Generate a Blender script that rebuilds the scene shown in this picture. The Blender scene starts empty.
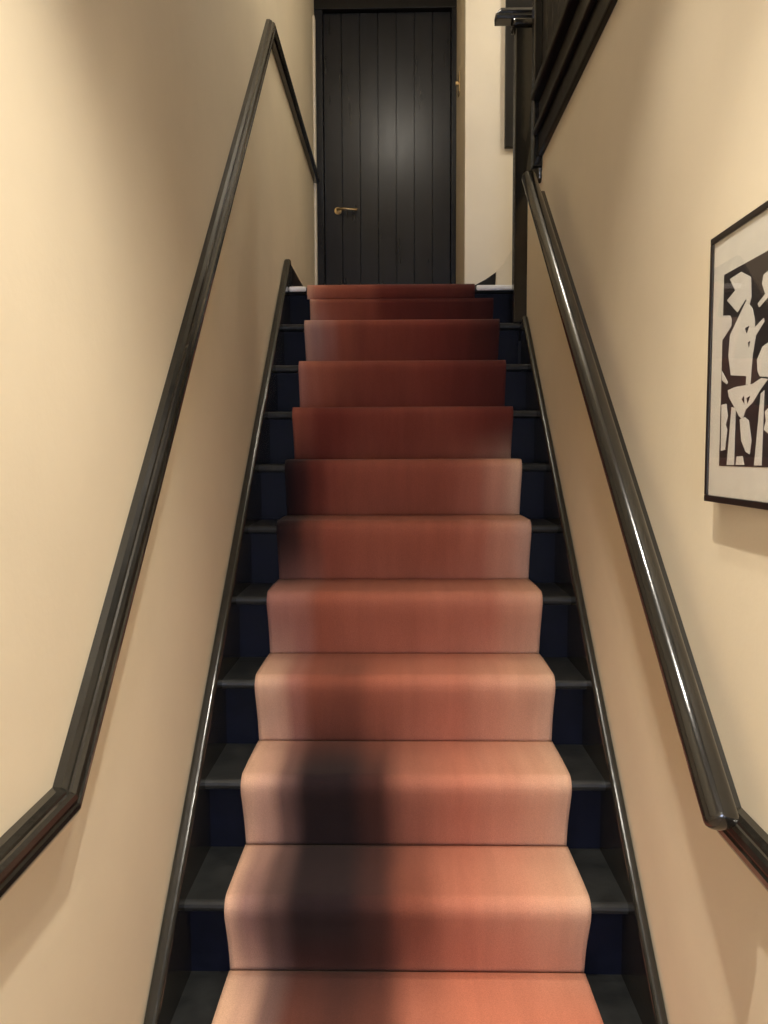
import bpy, bmesh, math, random
from mathutils import Vector, Matrix
random.seed(7)
S = bpy.context.scene
COL = S.collection

# ------------------------------------------------------------------ camera
EYE = 1.631                       # lens height above the lower hall floor
FPX, PITCH, YAW, ROLL = 778.0, math.radians(4.148), math.radians(1.042), -0.00365
_r0 = Vector((math.cos(YAW), math.sin(YAW), 0)); _f0 = Vector((-math.sin(YAW), math.cos(YAW), 0)); _z = Vector((0, 0, 1))
FWD = math.cos(PITCH)*_f0 - math.sin(PITCH)*_z
_up = math.sin(PITCH)*_f0 + math.cos(PITCH)*_z
RGT = math.cos(ROLL)*_r0 + math.sin(ROLL)*_up
UPV = -math.sin(ROLL)*_r0 + math.cos(ROLL)*_up
cam_d = bpy.data.cameras.new('camera'); cam = bpy.data.objects.new('camera', cam_d); COL.objects.link(cam)
cam_d.sensor_fit = 'VERTICAL'; cam_d.sensor_height = 36.0; cam_d.lens = FPX/1024*36.0
cam_d.clip_start = 0.02; cam_d.clip_end = 50
M3 = Matrix((RGT, UPV, -FWD)).transposed()
cam.matrix_world = Matrix.Translation((0, 0, EYE)) @ M3.to_4x4()
S.camera = cam

def ray(px, py): return RGT*((px-384)/FPX) + UPV*((512-py)/FPX) + FWD
def at_x(px, py, X): d = ray(px, py); return Vector((0, 0, EYE)) + d*(X/d.x)
def at_y(px, py, Y): d = ray(px, py); return Vector((0, 0, EYE)) + d*(Y/d.y)

# ------------------------------------------------------------------ light and exposure
S.view_settings.view_transform = 'Standard'; S.view_settings.look = 'None'
S.view_settings.gamma = 1.0; S.view_settings.use_curve_mapping = False
S.view_settings.exposure = 0.0
W = bpy.data.worlds.new('world'); S.world = W; W.use_nodes = True
W.node_tree.nodes['Background'].inputs[0].default_value = (0.02, 0.02, 0.025, 1)
W.node_tree.nodes['Background'].inputs[1].default_value = 0.3

WARM = (1.0, 0.92, 0.79)
HALL_LAMPS = [(-0.03, 0.85, 240, 86, 0.95), (0.12, 1.45, 75, 84, 1.0), (0.0, -1.1, 110, 130, 0.5)]      # x, y, watts, cone degrees, edge softness
LANDING_LAMP = 26
ALCOVE_LAMP = 21
WINDOW_POWER = 22.0

# ------------------------------------------------------------------ measures
XL, XR = -0.530, 0.553            # wall faces
SL, SR = -0.498, 0.527            # stringer inner faces
CL, CR = -0.402, 0.437            # carpet edges
RISE, GO = 0.2, 0.21
Y1 = 1.296                        # front of the first nosing
NST = 12
LAND = RISE*NST
YN = lambda k: Y1 + GO*(k-1)      # carpet nosing front of step k
OVER = 0.0565
HALL_CEIL, TOP_CEIL = 3.2, 4.78
HEADER_Y = 1.85
DOOR_Y, CREAM_Y, RX = 5.2, 4.5, 0.38
ALX = 1.75

# ------------------------------------------------------------------ helpers
def link(o, parent=None):
    COL.objects.link(o)
    if parent is not None: o.parent = parent
    return o
def tag(o, label, cat, group=None):
    o['label'] = label; o['category'] = cat
    if group: o['group'] = group
    return o
def thing(name, label, cat, loc=(0, 0, 0), group=None):
    o = bpy.data.objects.new(name, None); o.location = loc; o.empty_display_size = 0.05
    link(o); return tag(o, label, cat, group)
def mesh_obj(name, bm, mat, parent=None, smooth=False, bevel=0.0, seg=2):
    bmesh.ops.recalc_face_normals(bm, faces=bm.faces[:])
    me = bpy.data.meshes.new(name); bm.to_mesh(me); bm.free()
    me.materials.append(mat)
    if smooth:
        for p in me.polygons: p.use_smooth = True
    o = bpy.data.objects.new(name, me); link(o)
    if parent is not None:
        o.parent = parent
        loc = Vector(parent.location) if parent.parent is None else Vector(parent.location) + Vector(parent.parent.location)
        o.location = -loc
    if bevel > 0:
        b = o.modifiers.new('bevel', 'BEVEL'); b.width = bevel; b.segments = seg; b.limit_method = 'ANGLE'; b.angle_limit = math.radians(40)
    return o
def box(bm, x0, x1, y0, y1, z0, z1):
    vs = [bm.verts.new((x, y, z)) for x in (x0, x1) for y in (y0, y1) for z in (z0, z1)]
    for f in ((0, 1, 3, 2), (4, 6, 7, 5), (0, 4, 5, 1), (2, 3, 7, 6), (0, 2, 6, 4), (1, 5, 7, 3)):
        bm.faces.new([vs[i] for i in f])
    return bm
def bx(name, ext, mat, parent=None, bevel=0.0):
    return mesh_obj(name, box(bmesh.new(), *ext), mat, parent, bevel=bevel)
def struct(o): o['kind'] = 'structure'; return o
def prism_x(bm, pts, x0, x1):
    "polygon in (y, z) extruded along x"
    a = [bm.verts.new((x0, y, z)) for y, z in pts]; b = [bm.verts.new((x1, y, z)) for y, z in pts]
    n = len(pts)
    bm.faces.new(a); bm.faces.new(b[::-1])
    for i in range(n): bm.faces.new((a[i], a[(i+1) % n], b[(i+1) % n], b[i]))
    return bm
def loft(bm, rings, cap=True):
    vr = [[bm.verts.new(p) for p in r] for r in rings]
    n = len(vr[0])
    for a, b in zip(vr, vr[1:]):
        for i in range(n): bm.faces.new((a[i], a[(i+1) % n], b[(i+1) % n], b[i]))
    if cap: bm.faces.new(vr[0]); bm.faces.new(vr[-1][::-1])
    return bm
def wall_sweep(path, prof, x_wall, sgn):
    "moulding on a side wall: path in (y, z), profile (out from wall, up across the path), mitred bends"
    rings = []
    for i, (y, z) in enumerate(path):
        d0 = Vector((path[i][0]-path[i-1][0], path[i][1]-path[i-1][1])).normalized() if i else None
        d1 = Vector((path[i+1][0]-y, path[i+1][1]-z)).normalized() if i+1 < len(path) else None
        d0 = d0 or d1; d1 = d1 or d0
        n0 = Vector((-d0.y, d0.x)); n1 = Vector((-d1.y, d1.x))
        m = (n0+n1); m = m/(m.dot(n0))
        rings.append([(x_wall+sgn*a, y+m.x*b, z+m.y*b) for a, b in prof])
    return loft(bmesh.new(), rings)
def cyl(bm, c, r, h, axis='z', n=24, r2=None):
    r2 = r if r2 is None else r2
    A = {'z': (Vector((1, 0, 0)), Vector((0, 1, 0)), Vector((0, 0, 1))), 'y': (Vector((1, 0, 0)), Vector((0, 0, 1)), Vector((0, 1, 0))), 'x': (Vector((0, 1, 0)), Vector((0, 0, 1)), Vector((1, 0, 0)))}[axis]
    c = Vector(c)
    R = [[c + A[0]*rr*math.cos(2*math.pi*i/n) + A[1]*rr*math.sin(2*math.pi*i/n) + A[2]*hh for i in range(n)] for rr, hh in ((r, 0), (r2, h))]
    return loft(bm, R)
def lathe(bm, c, prof, n=24, axis='z'):
    c = Vector(c); rings = []
    for r, h in prof:
        rr = max(r, 1e-4)
        if axis == 'z': rings.append([c+Vector((rr*math.cos(2*math.pi*i/n), rr*math.sin(2*math.pi*i/n), h)) for i in range(n)])
        else: rings.append([c+Vector((h, rr*math.cos(2*math.pi*i/n), rr*math.sin(2*math.pi*i/n))) for i in range(n)])
    return loft(bm, rings)
def tube(bm, pts, r, n=20, caps=3):
    "round bar along a straight or gently bent path with domed ends"
    P = [Vector(p) for p in pts]; rings = []
    def frame(d):
        a = Vector((1, 0, 0)); a = (a - d*a.dot(d)).normalized(); return a, d.cross(a)
    d = (P[1]-P[0]).normalized(); a, b = frame(d)
    for j in range(caps):
        t = math.pi/2*(j/caps) if j else 0.12
        rings.append([P[0]-d*r*0.55*math.cos(t) + (a*math.cos(2*math.pi*i/n)+b*math.sin(2*math.pi*i/n))*r*math.sin(t)*1.0 for i in range(n)])
    for k, p in enumerate(P):
        dd = ((P[min(k+1, len(P)-1)]-P[max(k-1, 0)])).normalized(); a, b = frame(dd)
        rings.append([p + (a*math.cos(2*math.pi*i/n)+b*math.sin(2*math.pi*i/n))*r for i in range(n)])
    d = (P[-1]-P[-2]).normalized(); a, b = frame(d)
    for j in range(caps-1, -1, -1):
        t = math.pi/2*(j/caps) if j else 0.12
        rings.append([P[-1]+d*r*0.55*math.cos(t) + (a*math.cos(2*math.pi*i/n)+b*math.sin(2*math.pi*i/n))*r*math.sin(t) for i in range(n)])
    return loft(bm, rings)

# ------------------------------------------------------------------ materials
def new_mat(name):
    m = bpy.data.materials.new(name); m.use_nodes = True
    return m, m.node_tree, m.node_tree.nodes['Principled BSDF']
def noise(nt, scale, detail=4, rough=0.5, vec=None):
    n = nt.nodes.new('ShaderNodeTexNoise'); n.inputs['Scale'].default_value = scale
    n.inputs['Detail'].default_value = detail; n.inputs['Roughness'].default_value = rough
    if vec is not None: nt.links.new(vec, n.inputs['Vector'])
    return n
def ramp(nt, fac, stops):
    r = nt.nodes.new('ShaderNodeValToRGB'); nt.links.new(fac, r.inputs[0])
    e = r.color_ramp.elements
    e[0].position, e[0].color = stops[0][0], (*stops[0][1], 1)
    e[1].position, e[1].color = stops[-1][0], (*stops[-1][1], 1)
    for p, c in stops[1:-1]:
        q = e.new(p); q.color = (*c, 1)
    return r
def bump(nt, bsdf, h, strength, dist):
    b = nt.nodes.new('ShaderNodeBump'); b.inputs['Strength'].default_value = strength; b.inputs['Distance'].default_value = dist
    nt.links.new(h, b.inputs['Height']); nt.links.new(b.outputs[0], bsdf.inputs['Normal'])
def coords(nt, scale=(1, 1, 1)):
    t = nt.nodes.new('ShaderNodeTexCoord'); mp = nt.nodes.new('ShaderNodeMapping')
    mp.inputs['Scale'].default_value = scale; nt.links.new(t.outputs['Object'], mp.inputs[0]); return mp.outputs[0]
def plaster(name, c, var=0.04):
    m, nt, b = new_mat(name); v = coords(nt)
    n = noise(nt, 2.2, 5, 0.6, v)
    lo = tuple(x*(1-var) for x in c); hi = tuple(min(1, x*(1+var)) for x in c)
    r = ramp(nt, n.outputs[0], [(0.3, lo), (0.7, hi)]); nt.links.new(r.outputs[0], b.inputs['Base Color'])
    b.inputs['Roughness'].default_value = 0.62; b.inputs['Specular IOR Level'].default_value = 0.35
    f = noise(nt, 55, 4, 0.6, v); bump(nt, b, f.outputs[0], 0.12, 0.004); return m
def paint(name, c, c2, rough, stretch=(1, 1, 1), bmp=0.08, scale=14):
    m, nt, b = new_mat(name); v = coords(nt, stretch)
    n = noise(nt, scale, 5, 0.6, v)
    r = ramp(nt, n.outputs[0], [(0.35, c), (0.72, c2)]); nt.links.new(r.outputs[0], b.inputs['Base Color'])
    rr = nt.nodes.new('ShaderNodeMapRange'); nt.links.new(n.outputs[0], rr.inputs[0])
    rr.inputs[3].default_value = rough*0.8; rr.inputs[4].default_value = rough*1.3; nt.links.new(rr.outputs[0], b.inputs['Roughness'])
    f = noise(nt, 40, 3, 0.5, v); bump(nt, b, f.outputs[0], bmp, 0.004); return m
M_wall = plaster('cream_plaster', (0.74, 0.645, 0.48))
M_wall2 = plaster('pale_cream_plaster', (0.76, 0.69, 0.56))
M_ceil = plaster('ceiling_paint', (0.74, 0.70, 0.62))
M_gloss = paint('black_gloss_paint', (0.011, 0.010, 0.008), (0.015, 0.014, 0.011), 0.15, bmp=0.05, scale=6)
M_string = paint('black_stringer_paint', (0.012, 0.012, 0.010), (0.019, 0.018, 0.015), 0.17, bmp=0.12, scale=22)
M_tread = paint('worn_black_tread_paint', (0.012, 0.013, 0.013), (0.026, 0.027, 0.026), 0.36, bmp=0.15)
M_riser = paint('daylight_tinted_riser_paint', (0.003, 0.004, 0.009), (0.005, 0.006, 0.015), 0.5)  # blue put into the base colour for cool window light on the risers
M_door = paint('blue_black_door_paint', (0.006, 0.007, 0.011), (0.009, 0.011, 0.017), 0.28, (1, 1, 0.15), 0.03)
for _m in (M_gloss, M_string): _m.node_tree.nodes['Principled BSDF'].inputs['Specular IOR Level'].default_value = 0.7
for _m, _v in ((M_riser, 0.12), (M_tread, 0.3), (M_door, 0.36)): _m.node_tree.nodes['Principled BSDF'].inputs['Specular IOR Level'].default_value = _v
M_dark = paint('dark_brown_black_paint', (0.006, 0.005, 0.0045), (0.010, 0.0085, 0.0075), 0.35, bmp=0.1)
M_dark.node_tree.nodes['Principled BSDF'].inputs['Specular IOR Level'].default_value = 0.3
M_floor = paint('pale_oak_hall_floor', (0.30, 0.21, 0.13), (0.40, 0.29, 0.19), 0.45)
def simple(name, c, rough=0.5, metal=0.0, emit=None, es=0.0):
    m, nt, b = new_mat(name); v = coords(nt); n = noise(nt, 30, 3, 0.5, v)
    r = ramp(nt, n.outputs[0], [(0.3, tuple(x*0.93 for x in c)), (0.7, c)]); nt.links.new(r.outputs[0], b.inputs['Base Color'])
    b.inputs['Roughness'].default_value = rough; b.inputs['Metallic'].default_value = metal
    if emit: b.inputs['Emission Color'].default_value = (*emit, 1); b.inputs['Emission Strength'].default_value = es
    return m
M_brass = simple('aged_brass', (0.55, 0.40, 0.20), 0.3, 1.0)
M_strip = simple('pale_metal_strip', (0.90, 0.89, 0.86), 0.25, 0.0)
M_frame = simple('black_picture_frame', (0.012, 0.010, 0.009), 0.3)
M_mat = simple('white_mount_card', (0.80, 0.77, 0.68), 0.8)
M_ink = simple('black_print_ink', (0.022, 0.017, 0.018), 0.6)
M_paper = simple('white_print_paper', (0.78, 0.75, 0.68), 0.7)
M_white = simple('white_plastic', (0.75, 0.74, 0.70), 0.4)
M_lens = simple('lit_lamp_lens', (0.9, 0.85, 0.75), 0.4, 0, WARM, 6.0)
M_pane = simple('dusk_window_pane', (0.3, 0.35, 0.45), 0.1, 0, (0.68, 0.76, 1.0), WINDOW_POWER)
def glass_mat():
    m = bpy.data.materials.new('picture_glass'); m.use_nodes = True; nt = m.node_tree; nt.nodes.clear()
    o = nt.nodes.new('ShaderNodeOutputMaterial'); mx = nt.nodes.new('ShaderNodeMixShader'); t = nt.nodes.new('ShaderNodeBsdfTransparent')
    g = nt.nodes.new('ShaderNodeBsdfGlossy'); g.inputs['Roughness'].default_value = 0.03; lw = nt.nodes.new('ShaderNodeLayerWeight'); f = nt.nodes.new('ShaderNodeMapRange'); nt.links.new(lw.outputs['Facing'], f.inputs[0]); f.inputs[1].default_value = 0.2; f.inputs[2].default_value = 1.0; f.inputs[3].default_value = 0.02; f.inputs[4].default_value = 0.25
    nt.links.new(f.outputs[0], mx.inputs[0]); nt.links.new(t.outputs[0], mx.inputs[1]); nt.links.new(g.outputs[0], mx.inputs[2]); nt.links.new(mx.outputs[0], o.inputs[0]); return m
M_glass = glass_mat()
def carpet_mat():
    m, nt, b = new_mat('streaked_wool_carpet'); v = coords(nt)
    a = nt.nodes.new('ShaderNodeAttribute'); a.attribute_name = 'runner_tone'
    v2 = coords(nt, (1, 0.12, 0.12)); streak = noise(nt, 38, 4, 0.6, v2)
    fine = noise(nt, 420, 2, 0.6, v)
    mr = nt.nodes.new('ShaderNodeMapRange'); nt.links.new(streak.outputs[0], mr.inputs[0]); mr.inputs[1].default_value = 0.3; mr.inputs[2].default_value = 0.7; mr.inputs[3].default_value = 0.95; mr.inputs[4].default_value = 1.05
    mf = nt.nodes.new('ShaderNodeMapRange'); nt.links.new(fine.outputs[0], mf.inputs[0]); mf.inputs[1].default_value = 0.3; mf.inputs[2].default_value = 0.7; mf.inputs[3].default_value = 0.88; mf.inputs[4].default_value = 1.12
    mu = nt.nodes.new('ShaderNodeMath'); mu.operation = 'MULTIPLY'; nt.links.new(mr.outputs[0], mu.inputs[0]); nt.links.new(mf.outputs[0], mu.inputs[1])
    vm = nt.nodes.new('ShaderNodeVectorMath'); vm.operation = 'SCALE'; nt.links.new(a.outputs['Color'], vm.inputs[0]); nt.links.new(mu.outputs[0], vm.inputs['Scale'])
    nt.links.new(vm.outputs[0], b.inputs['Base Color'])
    b.inputs['Roughness'].default_value = 0.95; b.inputs['Specular IOR Level'].default_value = 0.1
    b.inputs['Sheen Weight'].default_value = 0.08; b.inputs['Sheen Roughness'].default_value = 0.5; b.inputs['Sheen Tint'].default_value = (1, 0.85, 0.75, 1)
    bump(nt, b, fine.outputs[0], 0.35, 0.003); return m
M_carpet = carpet_mat()

# ------------------------------------------------------------------ the setting
T = 0.1
struct(bx('floor', (XL, XR, -2.6, YN(1)+OVER, -0.1, 0), M_floor))
struct(bx('wall_left', (XL-T, XL, -2.6, DOOR_Y+0.2, -0.1, TOP_CEIL), M_wall))
WALL_END = 3.40; BEAM_Z = 2.765
struct(bx('wall_right', (XR, XR+T, -2.6, WALL_END, -0.1, BEAM_Z), M_wall))
struct(bx('wall_back', (XL-T, XR+T, -2.7, -2.6, -0.1, HALL_CEIL+0.1), M_wall))
struct(bx('ceiling', (XL, XR+T, -2.6, HEADER_Y, HALL_CEIL, HALL_CEIL+0.2), M_ceil))
struct(bx('wall_header', (XL, ALX, HEADER_Y-0.1, HEADER_Y, HALL_CEIL+0.2, TOP_CEIL), M_wall))
struct(bx('ceiling_upper', (XL-T, ALX+T, HEADER_Y-0.1, DOOR_Y+0.2, TOP_CEIL, TOP_CEIL+0.1), M_ceil))
struct(bx('wall_door', (XL, RX+T, DOOR_Y+0.06, DOOR_Y+0.16, LAND-0.1, TOP_CEIL), M_wall))
struct(bx('wall_end', (RX, ALX, CREAM_Y, CREAM_Y+0.1, LAND-0.1, TOP_CEIL), M_wall2))
struct(bx('wall_reveal', (RX, RX+0.1, CREAM_Y+0.1, DOOR_Y+0.06, LAND-0.1, TOP_CEIL), M_wall))
struct(bx('wall_alcove', (ALX, ALX+T, HEADER_Y, CREAM_Y+0.1, LAND-0.1, TOP_CEIL), M_wall2))
struct(bx('wall_gallery', (XR+T, ALX, WALL_END-0.1, WALL_END, LAND-0.1, 2.98), M_wall2))
struct(bx('floor_gallery', (XR+T+0.005, ALX, HEADER_Y, WALL_END, 2.98, 3.03), M_floor))
yl0 = YN(12)+OVER+0.019
bm = bmesh.new(); prism_pts = [(XL, yl0), (XR, yl0), (XR, WALL_END), (ALX, WALL_END), (ALX, CREAM_Y), (RX, CREAM_Y), (RX, DOOR_Y+0.06), (XL, DOOR_Y+0.06)]
a = [bm.verts.new((x, y, LAND-0.12)) for x, y in prism_pts]; b_ = [bm.verts.new((x, y, LAND)) for x, y in prism_pts]
bm.faces.new(a); bm.faces.new(b_[::-1])
for i in range(8): bm.faces.new((a[i], a[(i+1) % 8], b_[(i+1) % 8], b_[i]))
struct(mesh_obj('floor_landing', bm, M_tread))
# level skirting on the left of the landing, continuing the stringer's top
struct(bx('baseboard_left', (XL, XL+0.018, 3.735, DOOR_Y-0.05, LAND, LAND+0.150), M_dark, bevel=0.003))
struct(bx('baseboard_end', (RX+0.0, ALX, CREAM_Y-0.015, CREAM_Y, LAND, LAND+0.12), M_dark, bevel=0.003))
struct(bx('trim_1', (XL, XL+0.014, DOOR_Y-0.13, DOOR_Y-0.07, LAND, TOP_CEIL-0.4), M_wall2, bevel=0.003))
# window in the back wall of the lower hall, behind the viewer
wn = bx('window_1', (-0.34, 0.36, -2.6, -2.57, 0.95, 2.35), M_pane); struct(wn)
bx('window_frame', (-0.38, -0.34, -2.6, -2.55, 0.91, 2.39), M_dark, wn); bx('window_frame', (0.36, 0.40, -2.6, -2.55, 0.91, 2.39), M_dark, wn)
bx('window_frame', (-0.34, 0.36, -2.6, -2.55, 0.91, 0.95), M_dark, wn); bx('window_frame', (-0.34, 0.36, -2.6, -2.55, 2.35, 2.39), M_dark, wn)

# ------------------------------------------------------------------ door at the head of the landing
dr = bx('door_1', (XL+0.055, RX-0.035, DOOR_Y+0.022, DOOR_Y+0.05, LAND+0.01, LAND+2.065), M_door); struct(dr)
dw = (RX-0.035-XL-0.055)/7
for i in range(7):
    x0 = XL+0.055+dw*i
    bx('board', (x0+0.0015, x0+dw-0.0015, DOOR_Y+0.004, DOOR_Y+0.026, LAND+0.012, LAND+2.063), M_door, dr, bevel=0.002)
struct(bx('trim_2', (XL, XL+0.053, DOOR_Y-0.03, DOOR_Y+0.06, LAND, LAND+2.07), M_door, bevel=0.004))
struct(bx('trim_3', (RX-0.033, RX, DOOR_Y-0.03, DOOR_Y+0.06, LAND, LAND+2.07), M_door, bevel=0.004))
struct(bx('trim_4', (XL, RX, DOOR_Y-0.035, DOOR_Y+0.06, LAND+2.068, LAND+2.20), M_dark, bevel=0.004))
hp = at_y(338, 211, DOOR_Y)
h = mesh_obj('door_handle', cyl(bmesh.new(), (hp.x, DOOR_Y+0.003, hp.z), 0.024, -0.009, 'y'), M_brass, dr, bevel=0.002)
bm = bmesh.new(); tube(bm, [(hp.x, DOOR_Y-0.006, hp.z), (hp.x, DOOR_Y-0.036, hp.z), (hp.x+0.03, DOOR_Y-0.042, hp.z), (hp.x+0.125, DOOR_Y-0.040, hp.z-0.002)], 0.009, 12)
mesh_obj('lever', bm, M_brass, h, smooth=True)

# ------------------------------------------------------------------ staircase
st = thing('staircase', 'steep black painted wooden staircase with risers tinted navy for cool daylight between cream walls', 'staircase', (0, Y1, 0))
nose0 = 0.009                                   # bare nosing sits this far behind the carpet face
def tread_bm(k):
    y0 = YN(k)+nose0; y1 = YN(k+1)+OVER+0.02 if k < NST else YN(k)+OVER+0.0
    t = 0.027; r = 0.012; z = RISE*k
    pts = [(y1, z), (y0+r, z)]
    for j in range(1, 7):
        aa = math.pi/2 + math.pi*j/6*1.0
        pts.append((y0+r+r*math.cos(aa)*1.0, z-t/2 + (t/2)*math.sin(aa)))
    pts += [(y1, z-t)]
    return prism_x(bmesh.new(), pts, SL, SR)
for k in range(1, NST+1):
    mesh_obj('tread', tread_bm(k), M_tread, st)
    bx('riser', (SL, SR, YN(k)+OVER, YN(k)+OVER+0.018, RISE*(k-1)+(0.0 if k > 1 else 0), RISE*k-0.0265), M_riser, st)
for xa, xb in ((SL, CL-0.016), (0.358, SR)):
    bx('nosing_strip', (xa, xb, YN(12)+0.001, YN(12)+0.045, LAND-0.020, LAND+0.004), M_strip, st, bevel=0.008)
def stringer(x0, x1, extra, peak):
    slope = RISE/GO; off = extra
    top = lambda y: slope*(y-Y1)+RISE+off
    bot = lambda y: slope*(y-Y1)+RISE-0.30
    ya, yb = Y1-0.06, peak
    pts = [(ya, 0.0), (ya, top(ya)), (yb, top(yb)), (yb+0.03, top(yb)-0.03), (yb+0.03, bot(yb+0.03)), (Y1+0.105, 0.0)]
    return prism_x(bmesh.new(), pts, x0, x1)
mesh_obj('stringer', stringer(XL+0.001, SL, 0.062, 3.70), M_string, st, bevel=0.010, seg=4)
mesh_obj('stringer', stringer(SR, XR-0.001, 0.058, 3.36), M_string, st, bevel=0.010, seg=4)

# ------------------------------------------------------------------ stair runner with near-black streak
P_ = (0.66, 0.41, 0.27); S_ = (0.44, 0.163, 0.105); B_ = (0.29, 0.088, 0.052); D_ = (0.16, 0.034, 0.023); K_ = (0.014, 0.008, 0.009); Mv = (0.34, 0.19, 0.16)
O_ = (0.49, 0.168, 0.100)
def mx(a, b, t): return tuple(x*(1-t)+y*t for x, y in zip(a, b))
US = [0.0, 0.06, 0.13, 0.20, 0.32, 0.42, 0.52, 0.66, 0.80, 0.90, 1.0]
RUNNER_TONES = {
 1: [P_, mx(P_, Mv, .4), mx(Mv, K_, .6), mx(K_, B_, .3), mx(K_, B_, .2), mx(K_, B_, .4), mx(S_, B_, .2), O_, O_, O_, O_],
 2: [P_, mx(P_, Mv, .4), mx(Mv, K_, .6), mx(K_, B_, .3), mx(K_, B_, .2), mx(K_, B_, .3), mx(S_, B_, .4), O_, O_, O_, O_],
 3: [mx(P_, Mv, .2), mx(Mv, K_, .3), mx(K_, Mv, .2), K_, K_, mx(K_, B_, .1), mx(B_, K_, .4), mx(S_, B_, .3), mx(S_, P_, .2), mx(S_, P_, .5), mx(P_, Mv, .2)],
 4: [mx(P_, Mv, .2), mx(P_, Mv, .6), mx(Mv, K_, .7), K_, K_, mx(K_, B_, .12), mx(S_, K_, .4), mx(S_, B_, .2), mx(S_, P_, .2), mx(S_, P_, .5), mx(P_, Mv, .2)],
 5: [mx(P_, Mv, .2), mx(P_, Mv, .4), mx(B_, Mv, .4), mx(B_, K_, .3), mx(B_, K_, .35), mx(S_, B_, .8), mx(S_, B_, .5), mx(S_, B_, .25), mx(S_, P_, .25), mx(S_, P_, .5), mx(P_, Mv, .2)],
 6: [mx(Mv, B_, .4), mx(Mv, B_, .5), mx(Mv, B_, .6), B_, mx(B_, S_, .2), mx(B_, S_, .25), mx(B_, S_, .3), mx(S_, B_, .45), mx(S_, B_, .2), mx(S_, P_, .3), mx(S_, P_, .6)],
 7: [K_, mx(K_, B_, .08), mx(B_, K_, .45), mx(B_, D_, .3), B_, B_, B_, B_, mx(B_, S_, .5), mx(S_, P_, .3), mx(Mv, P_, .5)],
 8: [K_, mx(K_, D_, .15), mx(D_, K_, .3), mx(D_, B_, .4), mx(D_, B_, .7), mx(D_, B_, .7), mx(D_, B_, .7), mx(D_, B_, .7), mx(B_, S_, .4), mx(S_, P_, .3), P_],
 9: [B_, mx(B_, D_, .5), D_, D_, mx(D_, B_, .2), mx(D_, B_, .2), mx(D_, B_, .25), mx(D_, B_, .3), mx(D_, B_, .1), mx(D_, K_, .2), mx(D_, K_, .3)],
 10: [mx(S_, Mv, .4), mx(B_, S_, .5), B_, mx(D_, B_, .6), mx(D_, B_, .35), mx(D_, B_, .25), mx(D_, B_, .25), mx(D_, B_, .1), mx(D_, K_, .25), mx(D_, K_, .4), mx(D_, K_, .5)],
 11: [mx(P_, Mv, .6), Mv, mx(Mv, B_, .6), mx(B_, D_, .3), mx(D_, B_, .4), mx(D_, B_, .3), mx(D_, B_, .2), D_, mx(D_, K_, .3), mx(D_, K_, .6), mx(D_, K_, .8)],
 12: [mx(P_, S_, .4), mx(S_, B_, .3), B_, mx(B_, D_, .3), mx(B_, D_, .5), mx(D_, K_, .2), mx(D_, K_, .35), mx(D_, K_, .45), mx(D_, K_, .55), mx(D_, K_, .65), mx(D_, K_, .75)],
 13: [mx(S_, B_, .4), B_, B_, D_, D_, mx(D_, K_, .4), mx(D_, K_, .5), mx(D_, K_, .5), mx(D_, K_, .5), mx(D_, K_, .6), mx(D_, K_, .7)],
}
from mathutils import noise as mn
def row(k, u):
    r = RUNNER_TONES[max(1, min(13, k))]; u = max(0, min(1, u))
    for i in range(len(US)-1):
        if u <= US[i+1]:
            t = (u-US[i])/(US[i+1]-US[i]); t = t*t*(3-2*t); return mx(r[i], r[i+1], t)
    return r[-1]
def runner_tone(u, v):
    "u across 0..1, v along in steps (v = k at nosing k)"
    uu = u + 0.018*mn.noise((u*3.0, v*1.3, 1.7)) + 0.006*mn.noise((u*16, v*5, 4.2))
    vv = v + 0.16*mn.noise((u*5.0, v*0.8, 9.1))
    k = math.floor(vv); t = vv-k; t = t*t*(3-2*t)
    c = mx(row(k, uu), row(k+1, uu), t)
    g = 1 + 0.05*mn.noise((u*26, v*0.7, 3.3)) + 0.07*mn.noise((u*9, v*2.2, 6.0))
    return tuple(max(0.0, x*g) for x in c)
CT = 0.009
def runner_profile(k0, k1):
    pts = []                                     # (y, z, v)
    for k in range(k0, k1+1):
        yc = YN(k)+OVER-0.004; zc = RISE*(k-1)+CT; yn = YN(k); zt = RISE*k+CT; r = 0.022
        n = 9
        xb, zb = yn+0.010, zt-0.055
        pts.append((yc+0.0025, zc-0.0065, k-0.5))
        for j in range(n): t = j/n; pts.append((yc+(xb-yc)*t + 0.006*math.sin(math.pi*t), zc+(zb-zc)*t, k-0.5+0.40*t))
        pts.append((yn+0.003, zt-0.038, k-0.08))
        for j in range(7):
            aa = math.pi - (math.pi/2)*j/6
            pts.append((yn+r+r*math.cos(aa), zt-r+r*math.sin(aa), k-0.05+0.1*j/6))
        if k < k1:
            ye = YN(k+1)+OVER-0.004
            for j in range(1, 12): t = j/12; pts.append((yn+r+(ye-yn-r)*t, zt+0.0015*math.sin(math.pi*t), k+0.05+0.45*t))
    return pts
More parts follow.
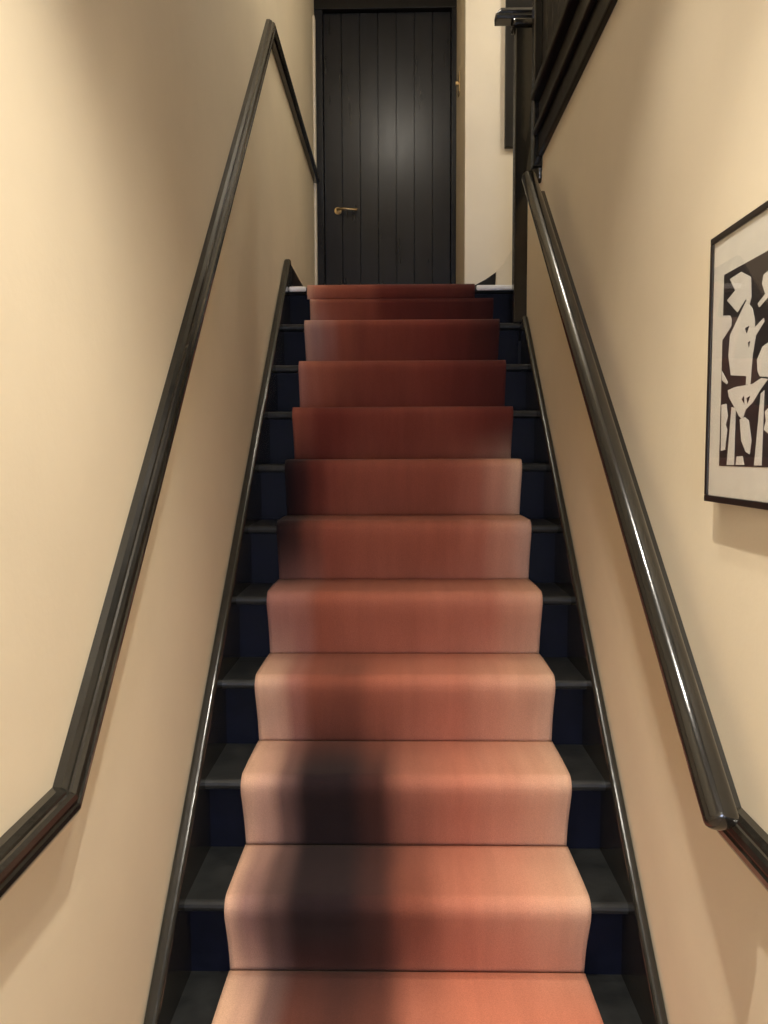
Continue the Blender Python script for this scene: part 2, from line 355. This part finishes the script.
def carpet(name, pts, xa, xb, ulo, uhi, nu=72):
    bm = bmesh.new(); cl = bm.verts.layers.float_color.new('runner_tone'); rows = []
    for (y, z, v) in pts:
        rr = []
        for i in range(nu+1):
            t = i/nu; w = 0.003*mn.noise((0.0 if t < .5 else 5.0, v*1.1, 2.0))*(1 if t in (0, 1) else 0.8)
            x = xa+(xb-xa)*t + w
            vt = bm.verts.new((x, y+0.0015*mn.noise((x*5, v, 0.3)), z)); u = ulo+(uhi-ulo)*t
            vt[cl] = (*runner_tone(u, v), 1); rr.append(vt)
        rows.append(rr)
    for a, b in zip(rows, rows[1:]):
        for i in range(nu): bm.faces.new((a[i], a[i+1], b[i+1], b[i]))
    me = bpy.data.meshes.new(name); 
    bmesh.ops.recalc_face_normals(bm, faces=bm.faces[:])
    bm.to_mesh(me); bm.free(); me.materials.append(M_carpet)
    for p in me.polygons: p.use_smooth = True
    o = bpy.data.objects.new(name, me); link(o)
    s = o.modifiers.new('thickness', 'SOLIDIFY'); s.thickness = 0.008; s.offset = -1
    return o
pr = runner_profile(2, 11)
# start on the bottom tread and finish tucked under the landing nosing
y2 = YN(2)+OVER-0.004
start = [(YN(1)+OVER-0.004, CT*0.5, 0.5), (YN(1)+0.012, RISE-0.05, 0.9), (YN(1), RISE-0.02+CT, 0.95), (YN(1)+0.006, RISE-0.006+CT, 0.97), (YN(1)+0.022, RISE+CT, 1.0)]
for j in range(1, 12): t = j/12; start.append((YN(1)+0.022+(y2-YN(1)-0.022)*t, RISE+CT, 1.05+0.45*t))
ye = YN(12)+OVER-0.004; yn = YN(11)+0.022
end = [(yn+(ye-yn)*j/12, RISE*11+CT, 11.05+0.45*j/12) for j in range(1, 12)]
end += [(ye-(ye-YN(12)-0.012)*t, RISE*11+CT+(RISE-0.063)*t, 11.5+0.45*t) for t in [j/8 for j in range(9)]]
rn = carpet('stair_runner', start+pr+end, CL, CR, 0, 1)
tag(rn, 'terracotta carpet runner with a near-black streak climbing the black stairs', 'carpet')
lp = [(YN(12)+0.0105, LAND-0.055, 11.85), (YN(12)+0.006, LAND-0.045, 11.88), (YN(12)+0.002, LAND-0.034, 11.92), (YN(12)-0.001, LAND-0.022+CT, 11.95), (YN(12)+0.005, LAND-0.006+CT, 11.97), (YN(12)+0.02, LAND+CT+0.003, 12.0)]
lp += [(YN(12)+0.02+(DOOR_Y-0.12-YN(12))*j/14, LAND+CT+0.003, 12.0+j/14) for j in range(1, 15)]
lr = carpet('landing_runner', lp, CL-0.012, 0.352, 0, 0.9)
tag(lr, 'dark red carpet strip laid over the landing edge towards the door', 'carpet')

# ------------------------------------------------------------------ handrails
PROF = [(0.0005, -0.026), (0.022, -0.027), (0.030, -0.024), (0.036, -0.014), (0.037, -0.004), (0.0335, -0.001), (0.0335, 0.003), (0.036, 0.006), (0.034, 0.014), (0.028, 0.018), (0.024, 0.0185), (0.022, 0.022), (0.014, 0.027), (0.0005, 0.027)]
lrail = mesh_obj('wall_handrail', wall_sweep([(-1.6, 1.10), (1.158, 1.10), (3.295, 3.372), (5.08, 3.385)], PROF, XL, 1), M_gloss)
tag(lrail, 'thin black moulded handrail bent along the left cream wall', 'handrail')
rrail = mesh_obj('wall_handrail', wall_sweep([(-1.6, 1.036), (1.237, 1.036), (3.03, 2.600)], PROF, XR, -1), M_gloss)
tag(rrail, 'black moulded rail flat on the right wall behind the round handrail', 'handrail')
RR = [at_x(721, 819, 0.487), at_x(569, 300, 0.474), at_x(529, 178, 0.470)]
P0, P1 = RR[0], RR[2]
tb = bmesh.new(); tube(tb, [P0.lerp(P1, j/10) for j in range(11)], 0.0258, 28, 5)
rnd = mesh_obj('round_handrail', tb, M_gloss, smooth=True)
tag(rnd, 'thick round glossy black handrail climbing beside the framed print', 'handrail')

# ------------------------------------------------------------------ framed print on the right wall
FX = XR
py1 = at_x(707, 370, FX-0.026).y; py0 = py1-0.60; pz0, pz1 = 1.551, 1.992
pf = thing('framed_print', 'black framed abstract black and white print hanging on the right wall', 'picture', (FX, py1, pz0))
fw, fd = 0.011, 0.026
bx('frame_bar', (FX-fd, FX-0.002, py0, py1, pz0, pz0+fw), M_frame, pf, bevel=0.0015)
bx('frame_bar', (FX-fd, FX-0.002, py0, py1, pz1-fw, pz1), M_frame, pf, bevel=0.0015)
bx('frame_bar', (FX-fd, FX-0.002, py0, py0+fw, pz0+fw, pz1-fw), M_frame, pf, bevel=0.0015)
bx('frame_bar', (FX-fd, FX-0.002, py1-fw, py1, pz0+fw, pz1-fw), M_frame, pf, bevel=0.0015)
bx('mount', (FX-0.0225, FX-0.010, py0+fw, py1-fw, pz0+fw, pz1-fw), M_mat, pf)
px_ = FX-0.0230
CU = lambda cx, cy: (700+cx/4.456, 250+cy/4.456)
def pt(cx, cy, X): q = at_x(*CU(cx, cy), X); return (q.y, q.z)
py_l = pt(97, 500, px_)[0]; pz_t = pt(105, 112, px_)[1]; pz_b = pt(95, 962, px_)[1]
py_r = py0 + (py1-py_l)
bx('print_sheet', (px_, px_+0.0008, py_r, py_l, pz_b, pz_t), M_ink, pf)
SH = [
 [(135,130),(185,97),(228,120),(230,210),(222,240),(205,220),(168,278),(122,225),(158,180)],
 [(208,225),(235,260),(245,310),(245,345),(285,303),(288,318),(250,380),(240,440),(235,470),(225,600),(205,600),(208,562),(138,558),(128,470),(135,380)],
 [(100,292),(135,292),(142,310),(140,340),(105,395),(100,400)],
 [(99,540),(125,590),(120,598),(99,580)],
 [(125,625),(160,610),(235,597),(275,570),(305,575),(275,615),(235,680),(205,710),(190,755),(175,740),(130,655)],
 [(178,755),(200,745),(218,760),(222,790),(230,850),(222,910),(205,900),(185,850)],
 [(142,700),(160,705),(152,958),(120,958)],
 [(272,640),(288,625),(275,960),(242,960)],
 [(97,690),(118,685),(125,740),(115,780),(122,800),(112,890),(94,895)],
 [(165,920),(190,918),(198,958),(160,958)],
 [(330,70),(285,110),(278,150),(292,195),(258,240),(265,255),(310,205),(345,180),(350,110)],
 [(330,395),(280,430),(255,490),(258,540),(268,563),(308,566),(345,520),(350,430)],
 [(330,680),(290,720),(295,760),(285,800),(330,840),(360,760)]]
for s in SH:
    bm = bmesh.new(); pl = [pt(cx, cy, px_) for cx, cy in s]
    prism_x(bm, pl, px_-0.0006, px_); mesh_obj('print_shape', bm, M_paper, pf)
SH2 = [[(0.02,0.05),(0.07,0.02),(0.10,0.09),(0.06,0.16),(0.01,0.12)], [(0.0,0.18),(0.06,0.17),(0.11,0.24),(0.05,0.30),(0.02,0.26)], [(0.08,0.02),(0.10,0.02),(0.13,0.16),(0.11,0.17)]]
for j in range(2):                                # the far half of the sheet, nearer the hall
    for s in SH2:
        bm = bmesh.new(); pl = [(py_r+0.02+j*0.15+a, pz_b+0.005+b*0.83) for a, b in s]
        prism_x(bm, pl, px_-0.0006, px_); mesh_obj('print_shape', bm, M_paper, pf)
for s in [[(203,348),(222,338),(210,372)], [(216,412),(226,405),(220,434)], [(188,665),(198,650),(200,685)], [(210,660),(226,650),(214,684)]]:
    bm = bmesh.new(); pl = [pt(cx, cy, px_) for cx, cy in s]
    prism_x(bm, pl, px_-0.001, px_-0.0006); mesh_obj('print_mark', bm, M_ink, pf)
bx('glass', (FX-0.0248, FX-0.0243, py0+fw, py1-fw, pz0+fw, pz1-fw), M_glass, pf)

# ------------------------------------------------------------------ gallery and newels at the head of the stairs
gl = thing('gallery_balustrade', 'dark boarded gallery balustrade with beam above the right wall', 'balustrade', (XR, 3.1, BEAM_Z))
GX = 0.535
bx('beam', (GX, XR+T, HEADER_Y, 3.06, BEAM_Z, BEAM_Z+0.20), M_dark, gl, bevel=0.006)
bx('moulding', (GX-0.02, GX, HEADER_Y, 3.06, BEAM_Z+0.075, BEAM_Z+0.10), M_dark, gl, bevel=0.006)
bx('moulding', (GX-0.03, GX+0.06, HEADER_Y, 3.06, BEAM_Z+0.20, BEAM_Z+0.235), M_dark, gl, bevel=0.008)
yb = HEADER_Y+0.004
while yb < 3.0:
    bx('board', (GX+0.012, GX+0.034, yb, min(yb+0.098, 3.06), BEAM_Z+0.235, BEAM_Z+1.1), M_dark, gl, bevel=0.004); yb += 0.101
bx('top_rail', (GX-0.015, GX+0.06, HEADER_Y, 3.06, BEAM_Z+1.1, BEAM_Z+1.16), M_gloss, gl, bevel=0.015)
nw = thing('newel_post', 'black square gallery newel with turned drop end above the round handrail', 'newel post', (0.57, 3.09, BEAM_Z-0.06))
bx('post', (0.518, 0.578, 3.062, 3.122, BEAM_Z-0.035, 4.05), M_gloss, nw, bevel=0.004)
mesh_obj('drop', lathe(bmesh.new(), (0.548, 3.092, BEAM_Z-0.035), [(0.026, 0), (0.028, -0.012), (0.017, -0.02), (0.022, -0.034), (0.016, -0.048), (0.002, -0.055)][::-1]), M_gloss, nw, smooth=True)
n2 = thing('newel_post', 'tall black square newel standing on the landing corner below the gallery', 'newel post', (0.54, 3.436, RISE*11))
bx('post', (0.498, 0.588, 3.406, 3.466, RISE*11+0.001, 3.42), M_gloss, n2, bevel=0.004)
bx('cap', (0.485, 0.60, 3.389, 3.475, 3.42, 3.45), M_gloss, n2, bevel=0.008)
hr = thing('stair_handrail', 'short black moulded handrail end passing the landing newel cap', 'handrail', (0.5, 3.43, 3.46))
e0 = at_y(499, 20, 3.38)
bm = bmesh.new()
pfx = [(-0.03, 0.0), (0.03, 0.0), (0.034, 0.012), (0.026, 0.022), (0.03, 0.034), (0.018, 0.05), (-0.018, 0.05), (-0.03, 0.034), (-0.026, 0.022), (-0.034, 0.012)]
loft(bm, [[(0.415+(0.02 if b > 0.03 else 0), 3.43+a, 3.451+b) for a, b in pfx], [(0.66, 3.43+a, 3.451+b) for a, b in pfx]])
mesh_obj('rail', bm, M_gloss, hr, bevel=0.002)
# sloping string of the short upper flight between the two newels
us = mesh_obj('upper_stringer', prism_x(bmesh.new(), [(3.40, 2.80), (3.40, 2.92), (3.124, 3.13), (3.124, 2.99)], 0.54, 0.56), M_gloss)
tag(us, 'short sloping black stringer between the two newel posts', 'stringer')
# dark strip beyond the newel, against the end wall
ds = bx('trim_5', (at_y(505, 100, CREAM_Y-0.02).x, at_y(505, 100, CREAM_Y-0.02).x+0.75, CREAM_Y-0.03, CREAM_Y, at_y(505, 149, CREAM_Y).z, TOP_CEIL-0.1), M_dark, bevel=0.004); struct(ds)
# curved foot of the winding stair at the base of the end wall
ws = thing('winder_step', 'curved pale step foot on dark skirting beside the landing edge', 'step', (0.55, 4.35, LAND))
c0 = [at_y(475, 285, 4.42), at_y(486, 279, 4.42), at_y(496, 272, 4.42), at_y(504, 263, 4.42), at_y(510, 254, 4.42), at_y(520, 232, 4.42)]
def prism_y(bm, pts, y0, y1):
    a = [bm.verts.new((x, y0, z)) for x, z in pts]; b = [bm.verts.new((x, y1, z)) for x, z in pts]; n = len(pts)
    bm.faces.new(a); bm.faces.new(b[::-1])
    for i in range(n): bm.faces.new((a[i], a[(i+1) % n], b[(i+1) % n], b[i]))
    return bm
pts = [(c.x, c.z) for c in c0[:3]]
mesh_obj('skirting', prism_y(bmesh.new(), [(pts[0][0], LAND)]+pts+[(pts[-1][0]-0.012, LAND)], 4.42, CREAM_Y-0.016), M_dark, ws, bevel=0.003)
pts = [(c.x, c.z) for c in c0[2:]]
mesh_obj('string_face', prism_y(bmesh.new(), [(pts[0][0]-0.011, LAND)]+pts+[(pts[-1][0]+0.25, pts[-1][1]), (pts[-1][0]+0.25, LAND)], 4.40, CREAM_Y-0.016), M_wall2, ws, bevel=0.003)
# light switch on the reveal
q = at_x(459.5, 84, RX)
sw = thing('light_switch', 'small brass light switch on the reveal right of the door', 'switch', (RX, q.y, q.z))
bx('plate', (RX-0.007, RX-0.0005, q.y-0.04, q.y+0.04, q.z-0.06, q.z+0.06), M_brass, sw, bevel=0.002)
bx('toggle', (RX-0.024, RX-0.007, q.y-0.006, q.y+0.006, q.z-0.006, q.z+0.014), M_brass, sw, bevel=0.002)

# ------------------------------------------------------------------ lamps (above and behind the view)
where = ['nearest the foot of the stairs', 'above the framed print', 'at the back of the hall']
for i, (x, y, wts, cone, soft) in enumerate(HALL_LAMPS):
    t = thing('downlight', 'round recessed white downlight in the lower ceiling '+where[i], 'lamp', (x, y, HALL_CEIL), 'hall downlights')
    bm = lathe(bmesh.new(), (x, y, HALL_CEIL), [(0.034, 0.0), (0.052, 0.0), (0.050, -0.006), (0.036, -0.008)]); 
    mesh_obj('trim_ring', bm, M_white, t, smooth=False)
    mesh_obj('lens', cyl(bmesh.new(), (x, y, HALL_CEIL-0.004), 0.033, 0.003), M_lens, t)
    ld = bpy.data.lights.new('downlight_beam', 'SPOT'); ld.energy = wts; ld.color = WARM; ld.spot_size = math.radians(cone); ld.spot_blend = soft; ld.shadow_soft_size = 0.03
    lo = bpy.data.objects.new('downlight_beam', ld); link(lo, t); lo.location = (0, 0, -0.012)
def globe(name, label, loc, watts, r, drop):
    t = thing(name, label, 'lamp', (loc[0], loc[1], TOP_CEIL))
    mesh_obj('ceiling_rose', lathe(bmesh.new(), (loc[0], loc[1], TOP_CEIL), [(0.05, 0), (0.045, -0.015), (0.01, -0.025)]), M_white, t, smooth=True)
    mesh_obj('cord', cyl(bmesh.new(), (loc[0], loc[1], loc[2]+r), 0.004, TOP_CEIL-loc[2]-r), M_dark, t)
    n = 12; mesh_obj('globe', lathe(bmesh.new(), loc, [(r*math.sin(math.pi*j/n), -r*math.cos(math.pi*j/n)) for j in range(n+1)]), M_lens, t, smooth=True)
    ld = bpy.data.lights.new('globe_light', 'POINT'); ld.energy = watts; ld.color = WARM; ld.shadow_soft_size = r+0.004
    lo = bpy.data.objects.new('globe_light', ld); link(lo, t); lo.location = (0, 0, loc[2]-TOP_CEIL-r-0.02)
    return t
globe('pendant_lamp', 'small white globe pendant high over the upper stairs', (0.0, 3.0, 4.62), LANDING_LAMP, 0.07, 0.1)
globe('pendant_lamp', 'small white globe pendant in the alcove right of the landing', (1.2, 3.8, 4.25), ALCOVE_LAMP, 0.07, 0.4)
